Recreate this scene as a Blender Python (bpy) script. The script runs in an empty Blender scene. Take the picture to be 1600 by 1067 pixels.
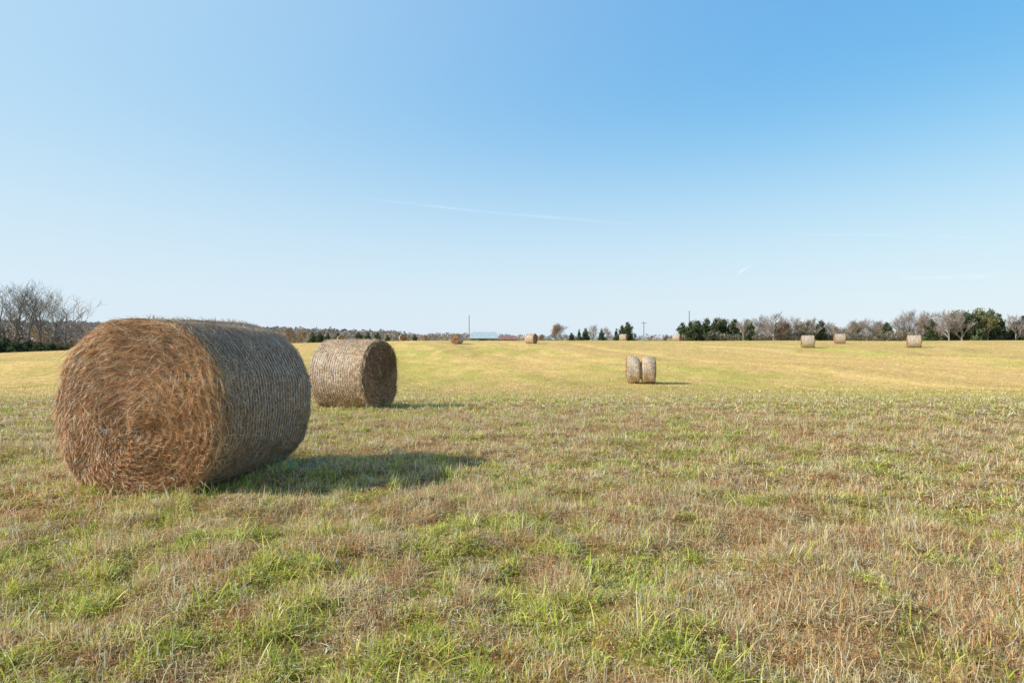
import bpy, math, numpy as np
from mathutils import Vector
rng=np.random.default_rng(7)
scene=bpy.context.scene
COL=scene.collection
EYE=1.26; F=1067.0

# ---------------------------------------------------------------- helpers
def vnoise(x,y,seed=0):
    xi=np.floor(x).astype(np.int64); yi=np.floor(y).astype(np.int64)
    fx=x-xi; fy=y-yi; fx=fx*fx*(3-2*fx); fy=fy*fy*(3-2*fy)
    def h(a,b):
        n=(a*374761393+b*668265263+seed*1442695041)&0x7fffffff
        n=((n^(n>>13))*1274126177)&0x7fffffff
        n=(n^(n>>16))&0xffffff
        return n/float(0xffffff)
    return (h(xi,yi)*(1-fx)+h(xi+1,yi)*fx)*(1-fy)+(h(xi,yi+1)*(1-fx)+h(xi+1,yi+1)*fx)*fy
def fbm(x,y,seed=0,o=3):
    s=0;a=0.5;t=0
    for i in range(o):
        s=s+a*vnoise(x*2**i,y*2**i,seed+i*17); t+=a; a*=.5
    return s/t
def sstep(t):
    t=np.clip(t,0,1); return t*t*(3-2*t)

_ty=np.array([-80,0,8,14,24,37,60,85,108,125,160,220,400,1000,5000.])
_tz=np.array([0,0,.02,0,-.7,-1.25,-.35,.66,1.30,1.40,.9,0,-2.5,-4,-4.])
_dy=np.arange(-80,5000,1.0); _dz=np.interp(_dy,_ty,_tz)
_k=np.exp(-0.5*(np.arange(-15,16)/4.0)**2); _k/=_k.sum()
_dz=np.convolve(np.pad(_dz,15,mode='edge'),_k,mode='valid')
_dz=_dz-np.interp(6,_dy,_dz)*1.0
def T(x,y,micro=True):
    x=np.asarray(x,float); y=np.asarray(y,float)
    z=np.interp(y,_dy,_dz); d=np.hypot(x,y)
    z=z-sstep((-x-8)/95)*2.0*sstep((y-45)/60)
    z=z+(fbm(x*.03+9,y*.03,5,2)-.5)*.35*sstep((d-20)/40)
    z=z+(fbm(x*.028+3,y*.06+1,15,2)-.5)*1.9*sstep((y-28)/20)*sstep((98-y)/25)
    if micro: z=z+(fbm(x*1.9,y*1.9,25,3)-.5)*.15*sstep((40-d)/20)
    return z
def Tf(x,y): return float(T(np.array([x]),np.array([y]),False)[0])

def mesh_np(name,V,quads=None,tris=None,col=None,mat=None,smooth=False,alpha=None):
    me=bpy.data.meshes.new(name)
    V=np.asarray(V,np.float32).reshape(-1,3)
    nq=0 if quads is None else len(quads); nt=0 if tris is None else len(tris)
    me.vertices.add(len(V)); me.vertices.foreach_set("co",V.ravel())
    li=[]
    if nq: li.append(np.asarray(quads,np.int32).ravel())
    if nt: li.append(np.asarray(tris,np.int32).ravel())
    li=np.concatenate(li)
    me.loops.add(len(li)); me.loops.foreach_set("vertex_index",li)
    me.polygons.add(nq+nt)
    st=np.concatenate([np.arange(nq)*4, nq*4+np.arange(nt)*3]).astype(np.int32)
    me.polygons.foreach_set("loop_start",st)
    me.polygons.foreach_set("use_smooth",np.full(nq+nt,smooth))
    if col is not None:
        c=np.ones((len(V),4),np.float32); c[:,:3]=col
        a=me.color_attributes.new("col",'FLOAT_COLOR','POINT'); a.data.foreach_set("color",c.ravel())
    me.update(calc_edges=True)
    if mat: me.materials.append(mat)
    return me

def ribbons(P,S,W,C):
    """P (N,K,3) centreline; S (N,3)/(N,K,3) side; W (N,K) widths; C (N,3)/(N,K,3)"""
    N,K,_=P.shape
    if S.ndim==2: S=S[:,None,:]
    if C.ndim==2: C=np.repeat(C[:,None,:],K,1)
    o=S*W[:,:,None]*.5
    V=np.stack([P-o,P+o],2).reshape(-1,3)
    Cc=np.stack([C,C],2).reshape(-1,3)
    b=(np.arange(N)*K*2)[:,None]+(np.arange(K-1)*2)[None,:]
    b=b.ravel()
    Q=np.stack([b,b+1,b+3,b+2],1)
    return V,Q,Cc
def merge(parts):
    Vs=[];Qs=[];Cs=[];n=0
    for V,Q,C in parts:
        Vs.append(V);Qs.append(Q+n);Cs.append(C);n+=len(V)
    return np.concatenate(Vs),np.concatenate(Qs),np.concatenate(Cs)
def unit(v): return v/np.maximum(np.linalg.norm(v,axis=-1,keepdims=True),1e-9)
def pal(n,cols,w,jit=.12):
    cols=np.array(cols); w=np.array(w)/np.sum(w)
    c=cols[rng.choice(len(cols),n,p=w)]
    return np.clip(c*(1+rng.normal(0,jit,(n,1)))*(1+rng.normal(0,jit*.3,(n,3))),.005,.95)

# ---------------------------------------------------------------- materials
def mat_attr(name,rough=.8,transl=0.0,spec=.2,bump=None,noise=None):
    m=bpy.data.materials.new(name); m.use_nodes=True
    nt=m.node_tree; nt.nodes.clear(); N=nt.nodes.new; L=nt.links.new
    out=N('ShaderNodeOutputMaterial'); at=N('ShaderNodeAttribute'); at.attribute_name='col'
    p=N('ShaderNodeBsdfPrincipled'); p.inputs['Roughness'].default_value=rough
    p.inputs['Specular IOR Level'].default_value=spec
    src=at.outputs['Color']
    if noise:
        tc=N('ShaderNodeTexCoord'); nz=N('ShaderNodeTexNoise'); nz.inputs['Scale'].default_value=noise[0]; nz.inputs['Detail'].default_value=6
        L(tc.outputs['Object'],nz.inputs['Vector'])
        mr=N('ShaderNodeMapRange'); mr.inputs[1].default_value=.3; mr.inputs[2].default_value=.7; mr.inputs[3].default_value=1-noise[1]; mr.inputs[4].default_value=1+noise[1]
        L(nz.outputs[0],mr.inputs[0])
        mx=N('ShaderNodeMix'); mx.data_type='RGBA'; mx.blend_type='MULTIPLY'; mx.inputs[0].default_value=1
        L(src,mx.inputs[6]); L(mr.outputs[0],mx.inputs[7]); src=mx.outputs[2]
        if bump:
            bp=N('ShaderNodeBump'); bp.inputs['Strength'].default_value=bump[0]; bp.inputs['Distance'].default_value=bump[1]
            L(nz.outputs[0],bp.inputs['Height']); L(bp.outputs[0],p.inputs['Normal'])
    L(src,p.inputs['Base Color'])
    if transl>0:
        t=N('ShaderNodeBsdfTranslucent'); L(src,t.inputs['Color'])
        ms=N('ShaderNodeMixShader'); ms.inputs[0].default_value=transl
        L(p.outputs[0],ms.inputs[1]); L(t.outputs[0],ms.inputs[2]); L(ms.outputs[0],out.inputs['Surface'])
    else: L(p.outputs[0],out.inputs['Surface'])
    return m
def mat_plain(name,c,rough=.7,metal=0,noise=(8,.15)):
    m=bpy.data.materials.new(name); m.use_nodes=True
    nt=m.node_tree; p=nt.nodes['Principled BSDF']; N=nt.nodes.new; L=nt.links.new
    p.inputs['Roughness'].default_value=rough; p.inputs['Metallic'].default_value=metal
    tc=N('ShaderNodeTexCoord'); nz=N('ShaderNodeTexNoise'); nz.inputs['Scale'].default_value=noise[0]; nz.inputs['Detail'].default_value=5
    L(tc.outputs['Object'],nz.inputs['Vector'])
    r=N('ShaderNodeValToRGB'); e=r.color_ramp.elements
    e[0].position=.3; e[1].position=.7
    e[0].color=(*[v*(1-noise[1]) for v in c],1); e[1].color=(*[min(1,v*(1+noise[1])) for v in c],1)
    L(nz.outputs[0],r.inputs[0]); L(r.outputs[0],p.inputs['Base Color'])
    return m
M_grass=mat_attr('grass_blades',.42,.40,.55)
M_leaf=mat_attr('foliage',.8,.25,.1)
M_bark=mat_attr('bark',.9,0,.1,noise=(6,.3))
M_hay=mat_attr('hay_strands',.5,.2,.5)
M_core=mat_attr('hay_core',.9,0,.1,bump=(1.0,.03),noise=(45,.5))
M_net=mat_attr('net_thread',.45,.15,.5)

def top(name,label,cat,loc=(0,0,0),rotz=0,group=None,kind=None,mesh=None,scale=1):
    o=bpy.data.objects.new(name,mesh); COL.objects.link(o)
    o.location=loc; o.rotation_euler=(0,0,rotz); o.scale=(scale,)*3 if np.isscalar(scale) else scale
    if label: o["label"]=label
    if cat: o["category"]=cat
    if group: o["group"]=group
    if kind: o["kind"]=kind
    return o
def child(name,mesh,parent,label=None):
    o=bpy.data.objects.new(name,mesh); COL.objects.link(o); o.parent=parent
    if label: o["label"]=label
    return o

# ---------------------------------------------------------------- bales
def make_bale(L,W,H,nface,nside,nnet,seed,wid=.005,segs=160,teal=True,pinch=False,nfuzz=600,facecol=1.0,sidecol=1.0,netw=.85,zig=.3,loose=.06,grey=0.0,fw=.8,dash=.5):
    r=np.random.default_rng(seed)
    ph=r.uniform(0,6.28,8)
    cz=H*.5-.11*H
    NR=13.0
    def outline(a,yy):
        ex=2.12
        c=np.cos(a);s=np.sin(a)
        k=(np.abs(c)**ex+np.abs(s)**ex)**(-1/ex)
        n=1+.012*np.sin(3*a+ph[0])+.009*np.sin(5*a+ph[1]+yy*.9)+.006*np.sin(9*a+ph[2]+yy*2)+.004*np.sin(yy*6+ph[3]+2*a)
        if pinch:
            t=np.abs(yy/L-.5)*2
            n=n*(1-.36*np.exp(-(t/.10)**2)-.14*np.exp(-(t/.30)**2)*np.clip(s,0,1)-.22*np.clip(t-.5,0,1)**2.6*2.0)
            n=n*(1+.03*np.sin(yy*9+a*2))
        x=W/2*c*k*n; z=H/2+H/2*s*k*n
        return x,np.maximum(z,.015)
    bev=.065; rb=.92
    def spiral(rho,a):
        return rho*NR-a/(2*np.pi)+.30*np.sin(2*a+ph[6])*rho+.18*np.sin(5*a+ph[7]+rho*6)+.09*np.sin(11*a+rho*17)+.9*(fbm(rho*np.cos(a)*2.4+5,rho*np.sin(a)*2.4+5,seed+3,3)-.5)
    def localamp(rho,a): return .25+1.0*vnoise(rho*np.cos(a)*3.4+11,rho*np.sin(a)*3.4+11,seed+9)
    def face(rho,a,side=0):
        yy=np.zeros_like(a) if side==0 else np.full_like(a,L)
        x,z=outline(a,yy)
        X=x*rho-.03*(1-rho); Z=cz*(1-rho)+z*rho
        t=np.clip((rho-rb)/(1-rb),0,1)
        e=bev*(1-np.sqrt(np.maximum(1-t*t,0)))
        bulge=-.03*(1-rho**2)+.012*localamp(rho,a)*np.sin(2*np.pi*spiral(rho,a))*(rho<.93)+.020*np.sin(3*a+ph[4]+rho*4)+.06*(fbm(rho*np.cos(a)*4+2,rho*np.sin(a)*4+2,seed+5,3)-.5)
        y=e+bulge*(1-t)
        if side: y=L-y
        return np.stack([X,y-L/2,Z],-1)
    def sidep(a,yy,off=0.0):
        x,z=outline(a,yy)
        rad=np.stack([np.cos(a),np.zeros_like(a),np.sin(a)],-1)
        bump=.004*np.sin(17*a+3*yy)
        p=np.stack([x,yy-L/2,z],-1)+rad*(np.asarray(off)+bump)[...,None]
        p[...,2]=np.maximum(p[...,2],.012)
        return p
    g3=lambda c: np.array(c)*(1-grey)+np.mean(c,axis=-1,keepdims=True)*grey
    a=np.linspace(0,2*np.pi,segs,endpoint=False)
    rows=[];cols=[]
    for rho in np.linspace(0.005,1,90):
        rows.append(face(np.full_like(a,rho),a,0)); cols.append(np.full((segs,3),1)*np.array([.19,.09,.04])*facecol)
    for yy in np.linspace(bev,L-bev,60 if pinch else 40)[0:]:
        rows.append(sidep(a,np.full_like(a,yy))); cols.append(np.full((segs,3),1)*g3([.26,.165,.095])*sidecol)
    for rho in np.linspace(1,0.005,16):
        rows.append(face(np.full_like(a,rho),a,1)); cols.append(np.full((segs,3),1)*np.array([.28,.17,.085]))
    R=len(rows); V=np.concatenate(rows); C=np.concatenate(cols)
    i=np.arange(R-1)[:,None]*segs; j=np.arange(segs)[None,:]; j2=(j+1)%segs
    Q=np.stack([i+j,i+j2,i+segs+j2,i+segs+j],-1).reshape(-1,4)
    core=mesh_np('hay_core',V,Q,None,C,M_core,True)
    parts=[]
    for sd,n in ((0,nface),(1,nface//5)):
        if n==0: continue
        K=6
        rho=np.sqrt(r.uniform(.0008,.995,n)); a0=r.uniform(0,2*np.pi,n)
        sp=spiral(rho,a0)%1.0
        rho=np.clip(rho+(.5-sp)*.6/NR*(r.random(n)<.5),.01,.998)
        ln=r.uniform(.04,.24,n)*(.45+.55*rho)
        ang=ln/(np.maximum(rho,.06)*W/2); ang=np.minimum(ang,1.5)
        t=np.linspace(-.5,.5,K)
        A=a0[:,None]+ang[:,None]*t
        wild=(r.random(n)<.32)
        dr=np.where(wild,r.normal(0,.07,n),r.normal(0,.016,n))[:,None]*t*2+ r.normal(0,.014,n)[:,None]*(t**2*4)
        RR=np.clip(rho[:,None]+dr,.003,1.0)
        P=face(RR,A,sd)
        out=(r.uniform(.001,.016,n)[:,None]+np.abs(r.normal(0,.010,n))[:,None]*(t+.5)**2*2)
        spik=(r.random(n)<.10)[:,None]*(t+.5)**2*r.uniform(.01,.07,n)[:,None]
        out=out+spik
        P[...,1]+= (-1 if sd==0 else 1)*out
        P[...,2]=np.maximum(P[...,2],.01)
        d=unit(P[:,-1]-P[:,0]); nrm=np.tile([0,-1.,0],(n,1))+r.normal(0,.6,(n,3))
        S=unit(np.cross(d,nrm))
        w=r.uniform(.5,1.3,n)[:,None]*wid*fw*np.array([.5,1,1,1,.9,.35])[None,:]
        sp=spiral(rho,a0)
        ring=.80+.44*np.cos((sp%1.0-.5)*2*np.pi)*localamp(rho,a0)*.9
        big=.82+.5*fbm(rho*np.cos(a0)*3+9,rho*np.sin(a0)*3+9,seed,2)
        base=np.array([[.78,.45,.225],[.62,.325,.15],[.92,.63,.37],[.30,.14,.06],[.96,.84,.62]])
        c=base[r.choice(5,n,p=[.31,.26,.20,.12,.11])]*(np.clip(ring*big,.18,1.35)[:,None])*(1+r.normal(0,.20,(n,1)))*facecol
        parts.append(ribbons(P,S,w,np.clip(c,.01,.93)))
    n=nside;K=4
    a0=r.uniform(-.9,np.pi+.9,n); y0=r.uniform(.01,L-.01,n)
    ln=r.uniform(.03,.12,n); th=r.normal(0,.9,n)
    t=np.linspace(-.5,.5,K)
    A=a0[:,None]+(ln*np.cos(th)/(W/2))[:,None]*t; Y=np.clip(y0[:,None]+(ln*np.sin(th))[:,None]*t,0.01,L-.01)
    off=r.uniform(0,.008,n)[:,None]+ (r.random(n)<loose)[:,None]*(t+.5)**2*r.uniform(.01,.045,n)[:,None]
    P=sidep(A,Y,off)
    d=unit(P[:,-1]-P[:,0]); nrm=np.stack([np.cos(a0),0*a0,np.sin(a0)],-1)+r.normal(0,.3,(n,3))
    S=unit(np.cross(d,nrm)); w=r.uniform(.6,1.3,n)[:,None]*wid*np.array([.6,1,1,.4])[None,:]
    base=g3([[.56,.375,.22],[.42,.265,.15],[.78,.60,.41],[.20,.12,.07]])*sidecol
    bigs=.75+.5*fbm(a0*3+4,y0*5,seed+2,2)
    c=base[r.choice(4,n,p=[.34,.30,.19,.17])]*(1+r.normal(0,.17,(n,1)))*bigs[:,None]
    parts.append(ribbons(P,S,w,np.clip(c,.01,.93)))
    n=nfuzz
    if n:
        a0=r.uniform(0,2*np.pi,n); K=4; t=np.linspace(0,1,K)
        P0=face(np.full(n,.965),a0,0)
        tang=np.stack([-np.sin(a0),0*a0,np.cos(a0)],-1)*r.choice([-1,1],n,p=[.3,.7])[:,None]
        rad=np.stack([np.cos(a0),0*a0,np.sin(a0)],-1)
        dirv=unit(tang*r.uniform(.5,1,n)[:,None]+rad*r.uniform(-.1,.55,n)[:,None]+np.array([0,-1,0])*r.uniform(-.2,.6,n)[:,None])
        ln=r.uniform(.03,.17,n)
        P=P0[:,None,:]+dirv[:,None,:]*(ln[:,None]*t)[...,None]
        P[...,2]-= (t**2)[None,:]*ln[:,None]*.35
        P[...,2]=np.maximum(P[...,2],.01)
        S=unit(np.cross(dirv,r.normal(0,1,(n,3))))
        w=r.uniform(.5,1,n)[:,None]*wid*np.array([1,.9,.7,.3])[None,:]
        c=np.clip(base[r.choice(4,n,p=[.4,.25,.3,.05])]*1.35,0,.9)
        parts.append(ribbons(P,S,w,c))
    V,Q,C=merge(parts)
    strands=mesh_np('loose_hay',V,Q,None,C,M_hay)
    parts=[]
    K=420; aa=np.linspace(0,2*np.pi,K)
    ys=np.linspace(.05,L-.03,nnet)+r.normal(0,.002,nnet)
    Y=ys[:,None]+.0010*np.sin(aa*9+ys[:,None]*70)+.004*np.sin(aa*2+ys[:,None]*3)+.005*(vnoise(aa[None,:]*4+0*ys[:,None],ys[:,None]*7+0*aa[None,:],5)-.5)
    Y=np.clip(Y,.02,L-.01)
    Aa=np.repeat(aa[None,:],nnet,0)
    def netcol(A,Y):
        f=Y/L
        tl=sstep((f-.78)/.2)[...,None]*sstep((.7-np.sin(A))/.9)[...,None]*.85 if teal else np.zeros(A.shape+(1,))
        tl=np.clip(tl,0,1)
        white=np.array([.92,.90,.86]); tealc=np.array([.16,.38,.34])
        return white*(1-tl)+tealc*tl
    P=sidep(Aa,Y,np.full_like(Aa,.012))
    S=np.zeros_like(P); S[...,1]=1
    w=np.repeat(wid*netw*(.8+.4*r.random((nnet,1))),K,1)*(dash+(1.2-dash)*sstep(vnoise(Aa*52,Y*60,3)*1.8-.4))
    w=w*(.45+.7*sstep((Y/L-.1)/.35))
    parts.append(ribbons(P,S,w,netcol(Aa,Y)))
    K2=260; a2=np.linspace(0,2*np.pi,K2)
    zz=(np.arange(K2)%2)
    Yz=ys[:-1,None]+(ys[1:]-ys[:-1])[:,None]*zz[None,:]
    A2=np.repeat(a2[None,:],nnet-1,0)
    P=sidep(A2,Yz,np.full_like(A2,.009))
    S=np.zeros_like(P); S[...,1]=.7; S+= .7*np.stack([-np.sin(A2),0*A2,np.cos(A2)],-1)
    w=np.full(A2.shape,wid*zig*.3)
    parts.append(ribbons(P,S,w,netcol(A2,Yz)*.8))
    V,Q,C=merge(parts)
    net=mesh_np('net_wrap',V,Q,None,C,M_net)
    return core,strands,net

def place_bale(meshes,x,y,yaw,label,sink=.03,group="round hay bales scattered over the field",sc=1.0):
    e=top('hay_bale',label,'hay bale',(x,y,Tf(x,y)-sink),yaw,group,scale=sc)
    child('hay_core',meshes[0],e); child('loose_hay',meshes[1],e); child('net_wrap',meshes[2],e)
    return e

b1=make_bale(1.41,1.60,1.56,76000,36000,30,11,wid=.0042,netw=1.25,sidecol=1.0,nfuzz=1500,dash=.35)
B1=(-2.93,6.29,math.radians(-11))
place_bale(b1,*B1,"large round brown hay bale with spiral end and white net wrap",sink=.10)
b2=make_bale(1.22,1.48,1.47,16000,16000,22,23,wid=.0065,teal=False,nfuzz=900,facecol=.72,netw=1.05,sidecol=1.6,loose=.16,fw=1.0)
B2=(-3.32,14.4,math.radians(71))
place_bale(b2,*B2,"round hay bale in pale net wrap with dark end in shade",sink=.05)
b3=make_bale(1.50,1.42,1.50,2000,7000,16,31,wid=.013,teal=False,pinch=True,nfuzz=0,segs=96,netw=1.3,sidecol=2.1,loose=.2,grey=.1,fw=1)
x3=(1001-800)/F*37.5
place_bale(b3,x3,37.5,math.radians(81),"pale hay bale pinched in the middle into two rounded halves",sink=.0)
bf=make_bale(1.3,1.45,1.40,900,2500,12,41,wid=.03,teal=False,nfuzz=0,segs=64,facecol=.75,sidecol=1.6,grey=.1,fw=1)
far=[(533,108,20,525.5),(630,108,15,527),(714,108,-25,525.5),(830,101,62,521.5),(974,114,70,522),(1058,116,60,522),(1120,140,80,526.5),(1210,140,80,528),(1262,83,72,524),(1312,110,75,523),(1428,82,66,524)]
for px,D0,yw,yt in far:
    best=None
    for D in np.arange(D0-14,D0+22,1.0):
        x=(px-800)/F*D; yy=533.5-(Tf(x,D)+1.38-EYE)/D*F
        c=abs(yy-yt)+abs(D-D0)*.08
        if best is None or c<best[0]: best=(c,D)
    D=best[1]; x=(px-800)/F*D
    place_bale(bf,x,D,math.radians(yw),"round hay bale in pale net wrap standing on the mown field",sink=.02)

parts=[]
r=np.random.default_rng(5)
n=26;K=10
ca,sa=math.cos(B1[2]),math.sin(B1[2])
lx=r.uniform(.5,.95,n); ly=r.uniform(.2,.72,n)
bx=B1[0]+lx*ca-ly*sa; by=B1[1]+lx*sa+ly*ca
t=np.linspace(0,1,K)
az=r.uniform(-1.5,1.2,n); ln=r.uniform(.1,.3,n)
P=np.zeros((n,K,3))
P[...,0]=bx[:,None]+np.cos(az)[:,None]*ln[:,None]*t+.02*np.sin(t*9+az[:,None]*5)
P[...,1]=by[:,None]+np.sin(az)[:,None]*ln[:,None]*t+.02*np.cos(t*11+az[:,None]*3)
P[...,2]=.03+r.uniform(.05,.14,n)[:,None]*np.sin(t*3.14+.4)[None,:].clip(0)
S=unit(r.normal(0,1,(n,3))); w=np.full((n,K),.0045)
V,Q,C=ribbons(P,S,w,np.tile([.10,.38,.35],(n,1)))
o=top('torn_net','torn teal net threads lying in grass beside a hay bale','net',mesh=mesh_np('torn_net',V,Q,None,C,M_net))

# ---------------------------------------------------------------- colour field of the meadow
def greenness(x,y):
    d=np.hypot(x,y)
    g=fbm(x*.35,y*.30,3,2)*.14+fbm(x*1.7,y*1.4,8,2)*.26+fbm(x*5.0,y*4.2,18,2)*.60
    g=(g-.5)*5.4+.28
    g-= .15*sstep((x-.5)/4)*sstep((18-d)/5)
    g+= .10*sstep((-x+.5)/2.5)*sstep((8-d)/3)
    g+= .04*sstep((d-9)/8)
    return np.clip(g,0,1)
def pinkness(x,y):
    d=np.hypot(x,y)
    p=fbm(x*.9+40,y*.7,21,3); p=(p-.46)*2.8+.34*sstep((x-1)/4)*sstep((16-d)/5)
    return np.clip(p,0,1)
def rows(x,y):
    c,s=math.cos(math.radians(14)),math.sin(math.radians(14))
    across=x*c+y*s; along=-x*s+y*c
    wv=vnoise(across*.38,along*.012,61)*.6+vnoise(across*1.1,along*.03,62)*.4
    return (wv-.5)*2
def fieldcol(x,y):
    g=fbm(x*.09,y*.05,71,3)*.40+fbm(x*.8,y*.35,72,3)*.60
    g=np.clip((g-.5)*4.0+.25+.55*rows(x,y),0,1)[...,None]
    p=np.clip(pinkness(x,y)-.15,0,1)[...,None]
    f=np.array([.76,.535,.21])*(1-p)+np.array([.76,.47,.23])*p
    f=f*(1-g*.8)+np.array([.46,.42,.10])*g*.8
    return f*(1+.28*rows(x,y)[...,None])

# ---------------------------------------------------------------- ground
u=np.linspace(-1,1,441); xs=3000*np.sinh(8*u)/np.sinh(8)
ys=np.unique(np.concatenate([np.arange(-30,0,2),np.arange(0,16,.12),np.arange(16,30,.3),np.arange(30,180,1.0),180*np.exp(np.linspace(0,1,60)*math.log(4200/180))]))
X,Y=np.meshgrid(xs,ys); Z=T(X,Y)
g=greenness(X,Y); p=pinkness(X,Y); d=np.hypot(X,Y)
near=sstep((50-d)/40)[...,None]
soil=np.array([.32,.205,.09])
f=fieldcol(X,Y)
nr=soil*(1-g[...,None]*.5)+np.array([.18,.175,.04])*g[...,None]*.5
C=nr*near+f*(1-near)
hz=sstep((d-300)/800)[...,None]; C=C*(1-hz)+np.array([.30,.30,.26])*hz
ny,nx=X.shape
i=np.arange(ny-1)[:,None]*nx; j=np.arange(nx-1)[None,:]
Q=np.stack([i+j,i+j+1,i+nx+j+1,i+nx+j],-1).reshape(-1,4)
m=bpy.data.materials.new('meadow_ground'); m.use_nodes=True
nt=m.node_tree; N=nt.nodes.new; Lk=nt.links.new; pb=nt.nodes['Principled BSDF']
pb.inputs['Roughness'].default_value=.95; pb.inputs['Specular IOR Level'].default_value=.05
at=N('ShaderNodeAttribute'); at.attribute_name='col'
geo=N('ShaderNodeNewGeometry')
def nz(scale,vec,rot=0,sc=(1,1,1),det=6):
    mp=N('ShaderNodeMapping'); mp.inputs['Rotation'].default_value[2]=rot; mp.inputs['Scale'].default_value=sc
    Lk(vec,mp.inputs['Vector']); t=N('ShaderNodeTexNoise'); t.inputs['Scale'].default_value=scale; t.inputs['Detail'].default_value=det
    Lk(mp.outputs[0],t.inputs['Vector']); return t.outputs[0]
def mr(src,a,b,c,dd):
    q=N('ShaderNodeMapRange'); 
    for k,vv in zip((1,2,3,4),(a,b,c,dd)): q.inputs[k].default_value=vv
    Lk(src,q.inputs[0]); return q.outputs[0]
def mul(a,b):
    q=N('ShaderNodeMath'); q.operation='MULTIPLY'; Lk(a,q.inputs[0]); Lk(b,q.inputs[1]); return q.outputs[0]
n1=mr(nz(14,geo.outputs['Position']),.3,.7,.7,1.3)
n3=mr(nz(2.2,geo.outputs['Position'],0,(1,1,1),5),.3,.7,.78,1.22)
mm=mul(n1,n3)
mx=N('ShaderNodeMix'); mx.data_type='RGBA'; mx.blend_type='MULTIPLY'; mx.inputs[0].default_value=1
Lk(at.outputs['Color'],mx.inputs[6]); Lk(mm,mx.inputs[7]); Lk(mx.outputs[2],pb.inputs['Base Color'])
bp=N('ShaderNodeBump'); bp.inputs['Strength'].default_value=.6; bp.inputs['Distance'].default_value=.03
Lk(nz(9,geo.outputs['Position']),bp.inputs['Height']); Lk(bp.outputs[0],pb.inputs['Normal'])
top('ground','gently rolling mown hay field with dry and green grass','field',kind='structure',
    mesh=mesh_np('ground',np.stack([X,Y,Z],-1),Q,None,C.reshape(-1,3),m,True))

# ---------------------------------------------------------------- grass
def infoot(x,y):
    k=np.zeros(len(x),bool)
    for (bx,by,yw,L,W) in ((B1[0],B1[1],B1[2],1.41,1.10),(B2[0],B2[1],B2[2],1.25,1.05)):
        dx=x-bx;dy=y-by; c,s=math.cos(yw),math.sin(yw)
        lx=dx*c+dy*s; ly=-dx*s+dy*c
        k|=(np.abs(lx)<W/2)&(np.abs(ly)<L/2-.02)
    return k
def fan(n,r0,r1,pw=1.0):
    uu=rng.random(n)
    e=2.0-pw
    rr=(r0**e+(r1**e-r0**e)*uu)**(1/e)
    th=rng.uniform(-.74,.74,n)
    x=rr*np.sin(th); y=rr*np.cos(th)
    k=~infoot(x,y)
    return x[k],y[k]
DEAD=[[.96,.75,.38],[.92,.63,.31],[.46,.24,.10],[.97,.92,.66],[.92,.60,.33]]
GRN=[[.56,.60,.07],[.82,.80,.14],[.22,.31,.035],[.93,.86,.26]]
PNK=[[.94,.58,.34],[.64,.33,.16],[.96,.72,.46]]
def blades(x,y,K,length,width,lean0,bend,col,curl=.3,az=None,shade=(.7,1.08)):
    n=len(x)
    if az is None: az=rng.uniform(0,2*np.pi,n)
    t=np.arange(K-1)/(K-1)
    az2=az[:,None]+rng.normal(0,curl,n)[:,None]*np.arange(K-1)[None,:]
    th=lean0[:,None]+bend[:,None]*t[None,:]
    seg=(length/(K-1))[:,None]
    dx=np.sin(th)*np.cos(az2)*seg; dy=np.sin(th)*np.sin(az2)*seg; dz=np.cos(th)*seg
    P=np.zeros((n,K,3)); gz=T(x,y)
    base=gz-.01
    P[:,0]=np.stack([x,y,base],-1)
    P[:,1:,0]=x[:,None]+np.cumsum(dx,1); P[:,1:,1]=y[:,None]+np.cumsum(dy,1); P[:,1:,2]=base[:,None]+np.cumsum(dz,1)
    lo=gz[:,None]+rng.uniform(.003,.04,n)[:,None]-(.013*(np.arange(K)==0))[None,:]
    P[...,2]=np.maximum(P[...,2],lo)
    sa=az+rng.normal(0,.6,n)
    S=np.stack([-np.sin(sa),np.cos(sa),rng.normal(0,.3,n)],-1); S=unit(S)
    tp={3:np.array([.9,1,.2]),4:np.array([.8,1,.8,.12]),5:np.array([.7,1,.9,.6,.1])}[K]
    W=width[:,None]*tp[None,:]
    sh=np.linspace(shade[0],shade[1],K)  # blade colour darker toward the base: browning plus painted-in shade
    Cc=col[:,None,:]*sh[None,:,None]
    return ribbons(P,S,W,np.clip(Cc,.01,.96))
parts=[]
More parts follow.
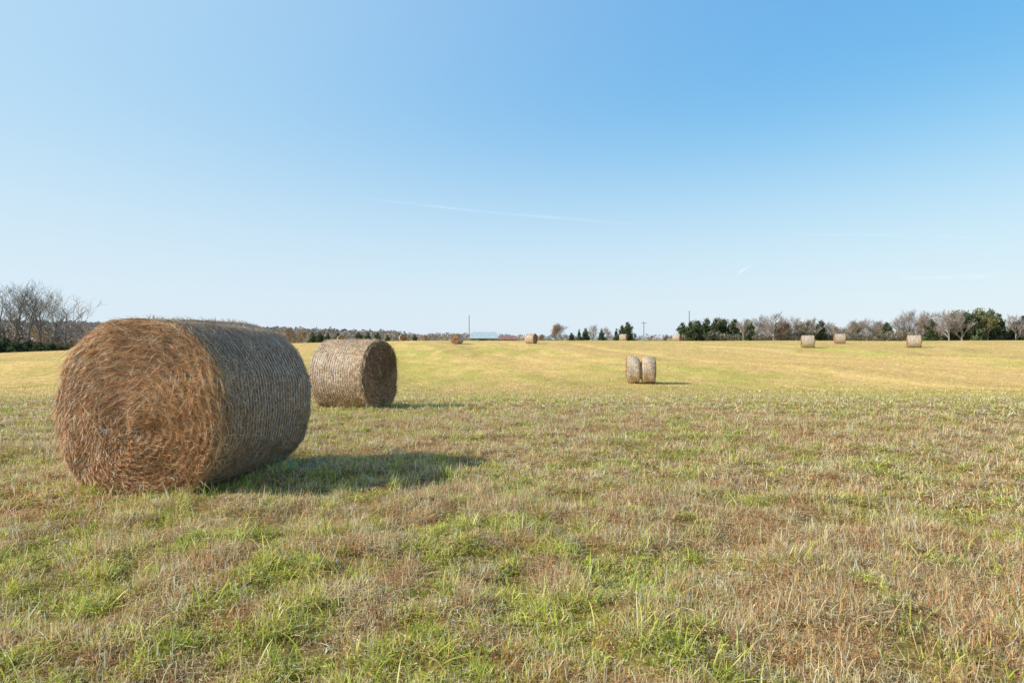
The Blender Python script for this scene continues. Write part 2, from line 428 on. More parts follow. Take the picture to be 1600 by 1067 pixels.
def meadow(n,r0,r1,K,wmin,lmul):
    x,y=fan(n,r0,r1,.6)
    lump=fbm(x*6.5,y*6.5,44,2)
    k=rng.random(len(x))<np.where(np.hypot(x,y)<30,np.clip(.2+2.4*(lump-.32),.1,1),1); x=x[k];y=y[k];lump=lump[k]
    g=greenness(x,y); p=pinkness(x,y); n=len(x); d=np.hypot(x,y)
    isg=rng.random(n)<(g*.50+.03)
    col=pal(n,DEAD,[.36,.24,.14,.17,.09],.26)
    pk=rng.random(n)<p*.48
    col[pk]=pal(int(pk.sum()),PNK,[.45,.30,.25],.2)
    col[isg]=pal(int(isg.sum()),GRN,[.34,.34,.12,.20],.18)
    fc=fieldcol(x,y)*1.25*(1+rng.normal(0,.22,(n,1)))
    wf=(sstep((d-14)/40)*.82)[:,None]
    col=col*(1-wf)+fc*wf
    hn=np.clip(.1+2.1*(lump-.24),.15,1.4)
    ln=np.where(isg,rng.uniform(.03,.10,n),rng.uniform(.03,.125,n))*hn*lmul
    w=np.maximum(np.where(isg,rng.uniform(.0036,.0066,n),rng.uniform(.0026,.0052,n)),wmin*rng.uniform(.6,1.3,n))
    lean=np.where(isg,np.abs(rng.normal(.4,.5,n)),np.abs(rng.normal(1.1,.5,n)))
    bend=np.where(isg,rng.uniform(.1,1.7,n),rng.uniform(-1.4,1.9,n))
    az=rng.uniform(0,2*np.pi,n)
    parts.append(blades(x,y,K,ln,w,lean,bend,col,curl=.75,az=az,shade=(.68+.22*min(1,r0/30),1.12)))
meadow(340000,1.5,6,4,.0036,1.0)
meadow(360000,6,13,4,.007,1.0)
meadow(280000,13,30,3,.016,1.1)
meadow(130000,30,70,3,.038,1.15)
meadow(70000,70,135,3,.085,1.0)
def tufts(nt,r0,r1,nb,K,wid,smin=.1,smax=.28,cx=None,cy=None,dead=.08,thr=1.3):
    if cx is None:
        cx,cy=fan(nt*4,r0,r1,.8)
        g=greenness(cx,cy); k=rng.random(len(cx))<(g**thr+.06); cx,cy=cx[k][:nt],cy[k][:nt]
    nt=len(cx); size=smin+(smax-smin)*rng.random(nt)**2.0
    x=np.repeat(cx,nb)+rng.normal(0,.028,nt*nb)*np.repeat(size/.15,nb)
    y=np.repeat(cy,nb)+rng.normal(0,.028,nt*nb)*np.repeat(size/.15,nb)
    k=~infoot(x,y)&(rng.random(nt*nb)<np.repeat(rng.uniform(.3,1,nt),nb)); sz=np.repeat(size,nb)[k]; tb=np.repeat(rng.normal(1,.13,nt),nb)[k]; 
    hue=np.repeat(rng.random(nt),nb)[k]
    x=x[k];y=y[k]; n=len(x)
    col=pal(n,GRN,[.4,.32,.14,.14],.18)*tb[:,None]
    col=col*(1-hue[:,None]*.5)+np.array([.48,.66,.08])*hue[:,None]*.5
    dd=rng.random(n)<dead; col[dd]=pal(int(dd.sum()),DEAD,[.4,.2,.1,.2,.1])
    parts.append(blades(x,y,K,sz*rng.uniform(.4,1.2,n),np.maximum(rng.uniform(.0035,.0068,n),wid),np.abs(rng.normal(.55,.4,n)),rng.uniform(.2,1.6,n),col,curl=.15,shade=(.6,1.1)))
tufts(650,1.6,6,32,5,.0035,.05,.21)
tufts(1500,6,14,22,4,.007,.05,.18)
tufts(2000,14,34,12,3,.016,.06,.15)
def drytufts(nt,r0,r1,nb,K,wid):
    cx,cy=fan(nt*4,r0,r1,.8); g=greenness(cx,cy); k=rng.random(len(cx))<(1-g)**1.2; cx,cy=cx[k][:nt],cy[k][:nt]
    nt=len(cx); size=rng.uniform(.05,.15,nt)
    x=np.repeat(cx,nb)+rng.normal(0,.05,nt*nb); y=np.repeat(cy,nb)+rng.normal(0,.05,nt*nb)
    k=~infoot(x,y); br=np.repeat(rng.choice([0,1],nt,p=[.62,.38]),nb)[k]; sz=np.repeat(size,nb)[k]; x=x[k];y=y[k]; n=len(x)
    col=pal(n,DEAD,[.36,.22,.13,.20,.09],.22)
    c2=pal(n,[[.90,.52,.25],[.54,.27,.12],[.95,.70,.42]],[.46,.34,.20],.2)
    col=np.where(br[:,None]==1,c2,col)
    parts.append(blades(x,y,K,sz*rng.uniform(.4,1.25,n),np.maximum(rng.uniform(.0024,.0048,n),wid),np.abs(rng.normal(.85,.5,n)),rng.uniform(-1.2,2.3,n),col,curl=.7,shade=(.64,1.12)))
drytufts(1700,1.6,6,56,5,.0032)
drytufts(2700,6,14,30,4,.0065)
def around(b,L,W,nt,nb,wid):
    s=rng.integers(0,4,nt)
    lx=np.where(s==0,-W/2,np.where(s==1,W/2,rng.uniform(-W/2,W/2,nt)))+rng.normal(0,.05,nt)
    ly=np.where(s<2,rng.uniform(-L/2,L/2,nt),np.where(s==2,-L/2,L/2))+rng.normal(0,.05,nt)
    lx+=np.sign(lx)*(s<2)*.06; ly+=np.sign(ly)*(s>=2)*.07
    c,sn=math.cos(b[2]),math.sin(b[2])
    tufts(nt,0,0,nb,4,wid,.07,.20,b[0]+lx*c-ly*sn,b[1]+lx*sn+ly*c,dead=.4)
around(B1,1.41,1.15,170,28,.004)
around(B2,1.25,1.1,80,22,.008)
cx=rng.uniform(-2.1,-.3,90); cy=rng.uniform(5.7,7.5,90)
tufts(90,0,0,30,4,.005,.08,.20,cx,cy,dead=.2)
x,y=fan(1100,1.8,14,.8); n=len(x)
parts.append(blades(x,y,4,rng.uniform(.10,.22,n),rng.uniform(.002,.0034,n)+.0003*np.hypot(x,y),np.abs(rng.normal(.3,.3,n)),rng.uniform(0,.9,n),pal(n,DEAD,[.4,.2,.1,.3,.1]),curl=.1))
V,Q,C=merge(parts)
top('grass','dry straw-coloured and green meadow grass covering the field','grass',kind='stuff',mesh=mesh_np('grass',V,Q,None,C,M_grass))

# ---------------------------------------------------------------- trees
def tube_mesh(segs,col,sides=4):
    P0=np.array([s[0] for s in segs]);P1=np.array([s[1] for s in segs]);r0=np.array([s[2] for s in segs]);r1=np.array([s[3] for s in segs])
    d=unit(P1-P0); a=unit(np.cross(d,np.array([.31,.22,.9])+0*d)); b=np.cross(d,a)
    V=[]
    for k in range(sides):
        an=2*np.pi*k/sides; o=a*math.cos(an)+b*math.sin(an)
        V.append(P0+o*r0[:,None]); V.append(P1+o*r1[:,None])
    V=np.stack(V,1); n=len(segs); base=(np.arange(n)*2*sides)[:,None]
    Q=[]
    for k in range(sides):
        k2=(k+1)%sides
        Q.append(np.concatenate([base+2*k,base+2*k2,base+2*k2+1,base+2*k+1],1))
    Q=np.concatenate(Q); C=np.repeat(np.asarray(col)[:,None,:],2*sides,1).reshape(-1,3)
    return V.reshape(-1,3),Q,C
def grow_tree(seed,H,spread=.55,levels=5,trunk_h=.28,nb=(5,4,4,3),r0=.16,rk=.62,rmin=.012):
    r=np.random.default_rng(seed); out=[]
    def rec(p,d,ln,rad,lv):
        ns=4 if lv<2 else (3 if lv<4 else 2)
        pts=[p];q=p.copy();dd=d.copy()
        for i in range(ns):
            dd=dd+r.normal(0,.13 if lv else .05,3); dd[2]+=.05; dd/=np.linalg.norm(dd)
            q2=q+dd*ln/ns; ra=rad*(1-.6*i/ns); rb=rad*(1-.6*(i+1)/ns)
            out.append((q,q2,ra,rb,lv)); q=q2; pts.append(q2)
        if lv>=levels: return
        n=nb[min(lv,len(nb)-1)]
        for k in range(n+1):
            t=(trunk_h if lv==0 else .25)+(1-(trunk_h if lv==0 else .25))*(k+r.random()*.6)/(n+.6)
            t=min(t,1); f=t*ns; i=min(int(f),ns-1); pp=pts[i]+(pts[i+1]-pts[i])*(f-i)
            az=r.uniform(0,2*np.pi); sp=spread*r.uniform(.6,1.4)
            side=np.array([math.cos(az),math.sin(az),0]); nd=d*math.cos(sp)+side*math.sin(sp); nd[2]+=.12; nd/=np.linalg.norm(nd)
            rec(pp,nd,ln*r.uniform(.5,.72)*(1.05-.3*t if lv==0 else 1),max(rad*(1-.6*t)*rk,rmin),lv+1)
    rec(np.zeros(3),np.array([0,0,1.]),H*.6,r0,0)
    return out
def leafcloud(cen,n,spread,size,cols,w,jit=.2,r=None,flat=.8):
    r=r or rng; k=len(cen)
    c=np.repeat(cen,n,0)+r.normal(0,1,(k*n,3))*np.repeat(np.broadcast_to(np.asarray(spread).reshape(-1,1),(k,1)),n,0)*np.array([1,1,flat])
    d=unit(r.normal(0,1,(k*n,3))); s=unit(np.cross(d,r.normal(0,1,(k*n,3))))
    sz=size*r.uniform(.5,1.3,k*n)
    P=np.stack([c-d*sz[:,None]*.5,c+d*sz[:,None]*.5],1)
    W=np.stack([sz*.8,sz*.35],1)
    cc=np.array(cols)[r.choice(len(cols),k*n,p=np.array(w)/np.sum(w))]
    cl=np.repeat(r.normal(1,jit,(k,1)),n,0)
    return ribbons(P,s,W,np.clip(cc*cl,.008,.9))
def bare_proto(seed,H,barkc,leaves=None,**kw):
    segs=grow_tree(seed,H,**kw)
    h=max(s[1][2] for s in segs); k=H/h
    segs=[(s[0]*k,s[1]*k,s[2],s[3],s[4]) for s in segs]
    tr=[s for s in segs if s[4]<=1]; cr=[s for s in segs if s[4]>1]
    r=np.random.default_rng(seed+1)
    V,Q,C=tube_mesh(tr,np.array(barkc)*(1+r.normal(0,.1,(len(tr),1))),6)
    tm=mesh_np('trunk',V,Q,None,C,M_bark)
    pr=[tube_mesh(cr,np.array(barkc)*1.15*(1+r.normal(0,.12,(len(cr),1))),3)]
    mats=M_bark
    if leaves:
        ends=np.array([s[1] for s in cr if s[4]>=3]); ends=ends[r.random(len(ends))<leaves[0]]
        pr.append(leafcloud(ends,leaves[1],.22,leaves[2],leaves[3],[1]*len(leaves[3]),.25,r)); mats=M_leaf
    V,Q,C=merge(pr)
    return tm,mesh_np('crown',V,Q,None,C,mats),H
def cedar_proto(seed,H,R,cols=None,pw=.75,ncl=150,base=.06):
    r=np.random.default_rng(seed); cols=cols or [[.095,.135,.065],[.14,.175,.085],[.06,.085,.05],[.20,.22,.11]]
    zz=base+(1-base)*(1-np.sqrt(r.random(ncl)))*1.0; zz=np.clip(zz,base,.99)
    lump=1+.28*np.sin(zz*19+r.random()*6)
    az=r.uniform(0,2*np.pi,ncl); rad=R*(1-zz)**pw*np.sqrt(r.uniform(.15,1,ncl))*lump*(1+.3*np.sin(az*3+r.random()*6))
    cen=np.stack([rad*np.cos(az),rad*np.sin(az),zz*H],-1)
    pr=leafcloud(cen,24,.05*R+.10+.0*zz,.25,cols,[3,3,2,1.2],.38,r,1.2)
    V,Q,C=tube_mesh([(np.zeros(3),np.array([.05,0,H*.5]),.16,.1),(np.array([.05,0,H*.5]),np.array([0,.04,H*.95]),.1,.02)],np.array([[.16,.12,.10]]*2),6)
    tm=mesh_np('trunk',V,Q,None,C,M_bark)
    return tm,mesh_np('crown',pr[0],pr[1],None,pr[2],M_leaf),H
P={}
P['tall0']=bare_proto(1,12,[.22,.20,.185],spread=.55,levels=4,nb=(6,4,3,2),trunk_h=.24,r0=.20,rk=.66,rmin=.018)
P['tall1']=bare_proto(2,12,[.24,.22,.205],spread=.66,levels=4,nb=(6,4,3,3),trunk_h=.24,r0=.19,rk=.66,rmin=.018)
P['tall2']=bare_proto(3,12,[.20,.18,.17],spread=.48,levels=4,nb=(7,4,3,2),trunk_h=.2,r0=.19,rk=.66,rmin=.018)
P['bare0']=bare_proto(4,6,[.33,.29,.27],spread=.7,levels=4,nb=(6,5,4,3),trunk_h=.15,r0=.13,rk=.64,rmin=.018)
P['bare1']=bare_proto(5,6,[.31,.27,.25],spread=.6,levels=4,nb=(7,5,4,3),trunk_h=.1,r0=.13,rk=.64,rmin=.018)
P['rust0']=bare_proto(6,5,[.27,.22,.20],leaves=(.28,4,.16,[[.35,.24,.16],[.39,.27,.18],[.28,.20,.15]]),spread=.65,levels=4,nb=(6,4,3),trunk_h=.1,r0=.11)
P['rust1']=bare_proto(8,5,[.28,.24,.21],leaves=(.22,4,.16,[[.38,.28,.17],[.43,.33,.19],[.30,.23,.16]]),spread=.7,levels=4,nb=(6,4,3),trunk_h=.12,r0=.11)
P['olive']=bare_proto(9,6,[.18,.15,.13],leaves=(.28,6,.22,[[.17,.19,.09],[.23,.24,.11],[.33,.29,.14]]),spread=.6,levels=4,nb=(6,4,3),trunk_h=.1,r0=.13)
P['ced0']=cedar_proto(10,5,1.4)
P['ced1']=cedar_proto(12,5,1.7,pw=.6,ncl=165)
P['ced2']=cedar_proto(13,5,1.1,pw=.9,ncl=110)
LAB={'tall':("tall leafless grey tree at the edge of the field",'tree','bare_tree',"bare trees at the field edge"),
'bare':("leafless spreading tree in the hedgerow beyond the field",'tree','bare_tree',"bare trees at the field edge"),
'rust':("small tree with rusty brown autumn leaves in the hedgerow",'tree','autumn_tree',"autumn trees in the hedgerow"),
'oliv':("olive green tree in the hedgerow beyond the field",'tree','green_tree',"green trees in the hedgerow"),
'ced0':("dark green conical cedar tree in the hedgerow",'tree','cedar_tree',"cedar trees in the hedgerow"),}
for k in('ced1','ced2'): LAB[k]=LAB['ced0']
def plant(kind,px,ytop,D,wide=1.0):
    x=(px-800)/F*D; z=Tf(x,D)
    h=EYE+(533.5-ytop)/F*D-z
    tm,cm,H=P[kind]; s=h/H
    L=LAB[kind[:4]]
    sx=s*wide
    e=top(L[2],L[0],L[1],(x,D,z-.05),rng.uniform(0,6.28),L[3],scale=(sx,sx,s))
    child('trunk',tm,e); child('crown',cm,e)
for a in [('tall0',-45,440,120),('tall1',-5,437,118,1.1),('tall2',20,434,121,1.15),('tall0',44,435,117,1.1),('tall2',66,442,124,1.1),('tall1',102,448,114,1.2),('tall0',84,460,121),('bare1',126,503,118,1.2)]:
    plant(*a)
for px,yt,D in [(-30,528,108),(-8,531,106),(8,528,109),(25,533,107),(45,531,110),(62,534,108),(80,536,110),(95,541,111)]:
    plant('ced1',px,yt,D,2.2)
for a in [('rust1',60,508,150),('rust0',182,503,190),('bare0',150,512,160)]: plant(*a)
for a in [('rust0',868,505,170),('bare0',874,506,172),('ced2',905,515,168),('ced0',915,511,170),('bare1',927,505,175),('ced1',940,516,168),('bare0',950,509,175),('ced0',972,506,165),('ced1',981,504,168),('ced2',963,514,166),('ced1',893,520,170),
 ('ced0',488,517,210),('ced1',500,519,215),('ced0',512,518,205),('rust1',470,514,220),('ced1',560,519,220),('ced0',575,517,220),('ced1',590,520,225),('ced0',605,521,220),('rust0',455,512,230),('rust1',440,516,225),('ced1',528,521,220),
 ('rust1',1015,523,200),('rust0',1040,524,200),('ced1',648,523,230),('rust1',665,521,235),('bare1',685,520,230),('rust0',845,522,220)]: plant(*a)
right=[('ced1',1068,506),('ced0',1080,501),('ced1',1092,504),('ced0',1105,496),('ced1',1118,500),('ced0',1130,498),('rust1',1140,495),('ced1',1150,502),('bare0',1160,498),('ced0',1168,503),('ced2',1176,505),
('bare0',1192,490),('bare1',1208,487),('ced1',1215,506),('rust0',1222,503),('bare0',1235,495),('rust1',1248,500),('ced0',1262,500),('bare1',1272,496),('ced0',1285,503),('bare0',1298,502),('rust1',1312,510),
('bare1',1328,499),('rust0',1345,503),('bare0',1356,497),('bare1',1372,499),('ced1',1385,506),('rust1',1365,510),('bare0',1403,490),('bare1',1420,482),('bare0',1436,484),('rust0',1445,498),('ced1',1456,501),('bare1',1464,493),
('bare0',1482,484),('olive',1494,485),('ced0',1490,496),('bare1',1502,482),('ced0',1509,486),('ced1',1521,492),('olive',1530,483),('ced0',1536,487),('ced0',1549,482),('ced1',1560,492),('olive',1544,488),('rust1',1576,504),('ced0',1586,503),('bare1',1588,490),('ced1',1600,496),('ced0',1618,492),('olive',1640,488),('ced1',1660,494),('bare0',1690,486)]
for k,px,yt in right:
    plant(k,px+rng.uniform(-2,2),yt-2+rng.uniform(-1,1),rng.uniform(142,156),1.05)
for k in range(40):
    px=1075+k*13.8+rng.uniform(-6,6)
    plant(['bare0','ced0','bare1','rust1','bare1','bare0'][rng.integers(0,6)],px,rng.uniform(496,511),rng.uniform(158,172),1.15)

r=np.random.default_rng(77)
def brush(name,label,x0,x1,y0,y1,n,hmax,cols,w):
    y=r.uniform(y0,y1,n); uu=r.uniform(x0,x1,n); x=(uu-800)/F*y
    h=hmax*(.3+.8*fbm(x*.25,y*.02,4,2)); z=T(x,y)+h*r.random(n)**.8
    cen=np.stack([x,y,z],-1)
    V,Q,C=leafcloud(cen,14,.28,.24,cols,w,.25,r)
    top(name,label,'bushes',kind='stuff',mesh=mesh_np(name,V,Q,None,C,M_leaf))
brush('hedgerow_brush','low brown and dark green scrub under the trees',1055,1760,146,154,3600,2.4,[[.34,.29,.24],[.38,.31,.23],[.15,.17,.10],[.46,.39,.28]],[3,2.4,2.6,1])
brush('field_edge_scrub','low tangled grey brown scrub beneath bare trees',-200,150,112,118,2200,1.8,[[.10,.12,.06],[.30,.23,.18],[.20,.17,.12]],[3,3,2])

def wood(name,label,x0,x1,d0,d1,n,ttop,haze,cols,w,q=46):
    D=r.uniform(d0,d1,n); px=r.uniform(x0,x1,n); x=(px-800)/F*D; z=T(x,D)
    yt=ttop(px)+r.normal(0,1.3,n)+r.exponential(2.2,n)
    zt=EYE+(533.5-yt)/F*D; h=np.maximum(zt-z,3)
    cc=np.array(cols)[r.choice(len(cols),n,p=np.array(w)/sum(w))]
    k=n*q; idx=np.repeat(np.arange(n),q)
    t=r.random(k); prof=np.sqrt(np.maximum(1-(2*t-1.0)**2,0))*.9+.15
    az=r.uniform(0,6.28,k); rad=(h[idx]*.32)*prof*np.sqrt(r.random(k))
    c=np.stack([x[idx]+rad*np.cos(az),D[idx]+rad*np.sin(az),z[idx]+h[idx]*(t*.95)],-1)
    d=unit(r.normal(0,1,(k,3))); s=unit(np.cross(d,r.normal(0,1,(k,3)))); sz=h[idx]*.10*r.uniform(.4,1.3,k)
    P_=np.stack([c-d*sz[:,None]*.5,c+d*sz[:,None]*.5],1); W=np.stack([sz*.8,sz*.5],1)
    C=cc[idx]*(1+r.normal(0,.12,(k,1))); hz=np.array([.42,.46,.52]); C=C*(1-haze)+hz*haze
    V,Q,C=ribbons(P_,s,W,np.clip(C,.01,.9))
    top(name,label,'woodland',kind='stuff',mesh=mesh_np(name,V,Q,None,C,M_leaf))
AUT=[[.35,.27,.23],[.44,.28,.17],[.30,.25,.22],[.14,.16,.10],[.48,.35,.20]]
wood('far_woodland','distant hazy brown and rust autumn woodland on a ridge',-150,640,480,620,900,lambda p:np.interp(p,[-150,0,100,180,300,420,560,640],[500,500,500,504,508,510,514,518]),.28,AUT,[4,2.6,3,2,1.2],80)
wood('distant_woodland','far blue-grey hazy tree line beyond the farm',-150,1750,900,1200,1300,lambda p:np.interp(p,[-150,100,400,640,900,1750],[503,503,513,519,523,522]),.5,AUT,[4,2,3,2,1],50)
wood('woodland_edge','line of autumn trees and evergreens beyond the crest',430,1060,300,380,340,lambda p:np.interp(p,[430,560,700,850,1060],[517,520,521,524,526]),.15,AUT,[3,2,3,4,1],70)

# ---------------------------------------------------------------- buildings
def boxv(x0,x1,y0,y1,z0,z1):
    V=np.array([[x,y,z] for z in (z0,z1) for (x,y) in ((x0,y0),(x1,y0),(x1,y1),(x0,y1))],float)
    Q=np.array([[0,1,2,3],[7,6,5,4],[0,4,5,1],[1,5,6,2],[2,6,7,3],[3,7,4,0]])
    return V,Q
def boxes(name,bl,mat):
    Vs=[];Qs=[];n=0
    for b in bl:
        V,Q=boxv(*b); Vs.append(V);Qs.append(Q+n);n+=8
    return mesh_np(name,np.concatenate(Vs),np.concatenate(Qs),None,None,mat)
M_roofw=mat_plain('pale_metal_roof',(.46,.55,.60),.5,0,(1.5,.15)); M_roofr=mat_plain('red_metal_roof',(.30,.17,.15),.6,0,(1.5,.35))
M_wallw=mat_plain('grey_siding',(.20,.25,.25)); M_wallr=mat_plain('red_siding',(.26,.14,.12)); M_dark=mat_plain('dark_opening',(.05,.05,.06))
def barn(name,label,px,D,w,d,hw,hr,rm,wm,yaw=0):
    x=(px-800)/F*D; e=top(name,label,'barn',(x,D,Tf(x,D)-.1),yaw,'farm buildings beyond the field')
    V=np.array([[-w/2,-d/2,0],[w/2,-d/2,0],[w/2,d/2,0],[-w/2,d/2,0],[-w/2,-d/2,hw],[w/2,-d/2,hw],[w/2,d/2,hw],[-w/2,d/2,hw],[-w/2+1,0,hr-.08],[w/2-1,0,hr-.08]])
    me=mesh_np('wall',V,[[0,1,5,4],[2,3,7,6],[0,4,7,3],[1,2,6,5]],[[4,8,7],[5,6,9]],None,wm); child('wall',me,e)
    o=.35;t=.12
    sl=(hr-hw)/(d/2)
    A=np.array([[-w/2-o,-d/2-o,hw-sl*o],[w/2+o,-d/2-o,hw-sl*o],[w/2+o-1.0,0,hr],[-w/2-o+1.0,0,hr],[-w/2-o,d/2+o,hw-sl*o],[w/2+o,d/2+o,hw-sl*o]])
    B=A+np.array([0,0,t]); V=np.concatenate([A,B])
    Q=[[0,3,2,1],[3,4,5,2],[6,7,8,9],[9,8,11,10],[0,1,7,6],[5,4,10,11],[0,6,9,3],[3,9,10,4],[1,2,8,7],[2,5,11,8]]
    child('roof',mesh_np('roof',V,Q,None,None,rm),e)
    child('door',boxes('door',[(-1.4,1.4,-d/2-.06,-d/2-.003,.02,hw*.85)],M_dark),e)
    wn=boxes('window',[(-.5,.5,-d/2-.05,-d/2-.003,hw*.4,hw*.75)],M_dark)
    for k,xx in enumerate((-w*.33,w*.33)):
        q=child('window',wn,e); q.location=(xx,0,0)
barn('barn',"long grey barn with pale metal roof behind the rise",756,235,9.6,9,2.7,4.7,M_roofw,M_wallw)
barn('barn',"low red barn with dull red metal roof behind the rise",793,262,7.5,8,2.8,4.1,M_roofr,M_wallr,.05)

# ---------------------------------------------------------------- poles
M_pole=mat_plain('weathered_pole',(.26,.23,.21),.85)
def cyl(name,r0,r1,h,mat,s=10):
    a=np.linspace(0,2*np.pi,s,endpoint=False)
    V=np.concatenate([np.stack([r0*np.cos(a),r0*np.sin(a),0*a],-1),np.stack([r1*np.cos(a),r1*np.sin(a),0*a+h],-1),[[0,0,h+.05]]])
    Q=[[i,(i+1)%s,s+(i+1)%s,s+i] for i in range(s)]; Tt=[[s+i,s+(i+1)%s,2*s] for i in range(s)]
    return mesh_np(name,V,Q,Tt,None,mat)
for px,yt,D,arm in ((733,492,190,False),(1077,485,160,False),(1006,502,180,True)):
    x=(px-800)/F*D; z=Tf(x,D); h=EYE+(533.5-yt)/F*D-z
    e=top('utility_pole',"thin weathered wooden utility pole beyond the field",'utility pole',(x,D,z-.1),0,'utility poles')
    child('pole',cyl('pole',.14,.09,h,M_pole),e)
    if arm: child('cross_arm',boxes('cross_arm',[(-.7,.7,-.13,-.05,h-.45,h-.33)],M_pole),e)
    else: child('insulator',cyl('insulator',.05,.03,.25,M_dark),e).location=(0,-.17,h-.4)

# ---------------------------------------------------------------- contrails high in the sky
mc=bpy.data.materials.new('contrail_vapour'); mc.use_nodes=True; nt=mc.node_tree; nt.nodes.clear(); N=nt.nodes.new; L=nt.links.new
out=N('ShaderNodeOutputMaterial'); at=N('ShaderNodeAttribute'); at.attribute_name='col'
tr=N('ShaderNodeBsdfTransparent'); tl=N('ShaderNodeBsdfTranslucent'); df=N('ShaderNodeBsdfDiffuse'); df.inputs[0].default_value=(1,1,1,1); tl.inputs[0].default_value=(1,1,1,1)
ad=N('ShaderNodeAddShader'); L(df.outputs[0],ad.inputs[0]); L(tl.outputs[0],ad.inputs[1])
tc=N('ShaderNodeTexCoord'); nzz=N('ShaderNodeTexNoise'); nzz.inputs['Scale'].default_value=.003; nzz.inputs['Detail'].default_value=4; L(tc.outputs['Object'],nzz.inputs['Vector'])
mrr=N('ShaderNodeMapRange'); mrr.inputs[1].default_value=.2; mrr.inputs[2].default_value=.75; L(nzz.outputs[0],mrr.inputs[0])
ml=N('ShaderNodeMath'); ml.operation='MULTIPLY'; L(at.outputs['Fac'],ml.inputs[0]); L(mrr.outputs[0],ml.inputs[1])
ms=N('ShaderNodeMixShader'); L(ml.outputs[0],ms.inputs[0]); L(tr.outputs[0],ms.inputs[1]); L(ad.outputs[0],ms.inputs[2]); L(ms.outputs[0],out.inputs['Surface'])
for pts,wd,al in (([(550,306),(660,316),(760,322),(880,327),(1010,334)],22,.21),([(1148,433),(1175,418),(1215,400)],24,.10),([(1400,434),(1500,429),(1640,421)],34,.12),([(1170,364),(1400,360),(1620,357)],22,.08)):
    D=6500.0; q=np.array(pts,float)
    t=np.linspace(0,1,60); tt=np.linspace(0,1,len(q)); X_=np.interp(t,tt,q[:,0]); Y_=np.interp(t,tt,q[:,1])
    Y_=np.convolve(np.pad(Y_,6,mode='edge'),np.ones(13)/13,mode='valid')
    c=np.stack([(X_-800)/F*D,np.full_like(t,D)+t*600,(533.5-Y_)/F*D],-1)
    o=np.linspace(-1,1,7)
    V=c[:,None,:]+np.array([0,-.2,1.])*(o[None,:,None]*wd*(.5+.5*t)[:,None,None])
    A_=al*((1-o**2)**1.5)[None,:]*(np.sin(np.pi*t)**.6)[:,None]
    i=np.arange(59)[:,None]*7; j=np.arange(6)[None,:]
    Q=np.stack([i+j,i+j+1,i+7+j+1,i+7+j],-1).reshape(-1,4)
    top('contrail','thin faint white contrail in the clear blue sky','contrail',group='contrails in the sky',mesh=mesh_np('contrail',V,Q,None,np.repeat(A_.reshape(-1,1),3,1),mc,True))

# ---------------------------------------------------------------- light
el=math.radians(32.5); dirx=math.radians(13)
dvec=Vector((math.cos(dirx)*math.cos(el),math.sin(dirx)*math.cos(el),-math.sin(el)))
sl=bpy.data.lights.new('sun','SUN'); sl.energy=5.0; sl.angle=math.radians(.5); sl.color=(1,.945,.84)
so=bpy.data.objects.new('sun',sl); COL.objects.link(so); so.rotation_euler=dvec.to_track_quat('-Z','Y').to_euler()
w=bpy.data.worlds.new("World"); scene.world=w; w.use_nodes=True
nt=w.node_tree; bg=nt.nodes['Background']; N=nt.nodes.new; L=nt.links.new
sky=N('ShaderNodeTexSky'); sky.sky_type='NISHITA'; sky.sun_disc=False
sky.sun_elevation=el; sky.sun_rotation=math.atan2(-dvec.x,-dvec.y)
sky.altitude=200; sky.air_density=1.0; sky.dust_density=.6; sky.ozone_density=2.0
def vm(op,a,b=None,bv=None):
    q=N('ShaderNodeVectorMath'); q.operation=op; L(a,q.inputs[0])
    if b is not None: L(b,q.inputs[1])
    if bv is not None: q.inputs[1].default_value=bv
    return q
def mt(op,a,bv,clamp=False):
    q=N('ShaderNodeMath'); q.operation=op; L(a,q.inputs[0]); q.inputs[1].default_value=bv; q.use_clamp=clamp; return q.outputs[0]
K=.13
sep=N('ShaderNodeSeparateColor'); L(sky.outputs[0],sep.inputs[0])
comb=N('ShaderNodeCombineColor')
for i,(gam,gain) in enumerate(((1.02,1.0),(.60,1.0),(.24,1.0))):
    q=mt('MULTIPLY',sep.outputs[i],K); q=mt('POWER',q,gam); q=mt('MULTIPLY',q,gain/.15); L(q,comb.inputs[i])
tc=N('ShaderNodeTexCoord')
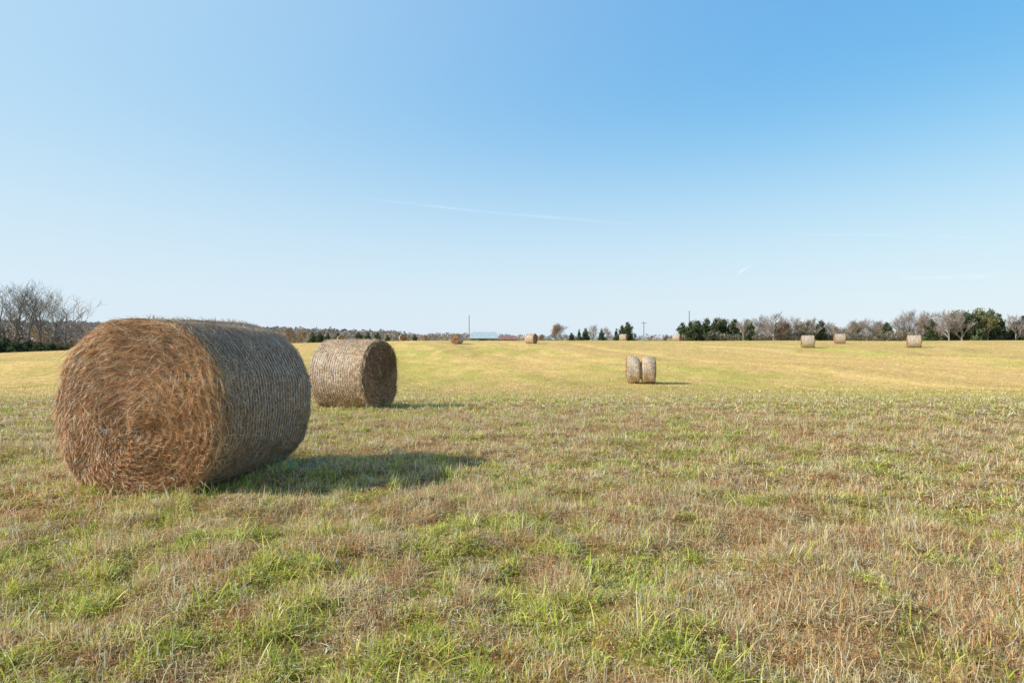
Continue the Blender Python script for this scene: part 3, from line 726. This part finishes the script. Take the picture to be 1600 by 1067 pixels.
dt=vm('DOT_PRODUCT',tc.outputs['Generated'],bv=(-dvec.x,-dvec.y,-dvec.z))
mrn=N('ShaderNodeMapRange'); mrn.interpolation_type='SMOOTHSTEP'; L(dt.outputs['Value'],mrn.inputs[0])
mrn.inputs[1].default_value=-.45; mrn.inputs[2].default_value=.85; mrn.inputs[3].default_value=0; mrn.inputs[4].default_value=.78
mx=N('ShaderNodeMix'); mx.data_type='RGBA'; L(mrn.outputs[0],mx.inputs[0]); L(comb.outputs[0],mx.inputs[6])
mx.inputs[7].default_value=(.58/.15,.78/.15,.93/.15,1)
sx=N('ShaderNodeSeparateXYZ'); L(tc.outputs['Generated'],sx.inputs[0])
mh=N('ShaderNodeMapRange'); mh.interpolation_type='SMOOTHERSTEP'; L(sx.outputs['Z'],mh.inputs[0])
mh.inputs[1].default_value=-.02; mh.inputs[2].default_value=.38; mh.inputs[3].default_value=.74; mh.inputs[4].default_value=0
mx2=N('ShaderNodeMix'); mx2.data_type='RGBA'; L(mh.outputs[0],mx2.inputs[0]); L(mx.outputs[2],mx2.inputs[6])
mx2.inputs[7].default_value=(.75/.15,.85/.15,.93/.15,1)
# zenith, above the view, dimmed to cut sky fill and deepen shadows
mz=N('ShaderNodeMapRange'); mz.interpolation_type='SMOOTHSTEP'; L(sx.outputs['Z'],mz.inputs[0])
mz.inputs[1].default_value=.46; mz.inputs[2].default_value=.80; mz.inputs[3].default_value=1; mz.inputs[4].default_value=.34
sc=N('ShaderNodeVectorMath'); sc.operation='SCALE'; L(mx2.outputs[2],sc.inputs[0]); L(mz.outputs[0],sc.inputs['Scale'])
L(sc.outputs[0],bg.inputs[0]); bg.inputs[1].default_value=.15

cam=bpy.data.cameras.new('camera'); cam.lens=24; cam.sensor_width=36; cam.clip_end=20000; cam.clip_start=.05
co=bpy.data.objects.new('camera',cam); COL.objects.link(co); co.location=(0,0,EYE); co.rotation_euler=(math.radians(90),0,0)
scene.camera=co
scene.view_settings.view_transform='Standard'; scene.view_settings.look='None'; scene.view_settings.exposure=0
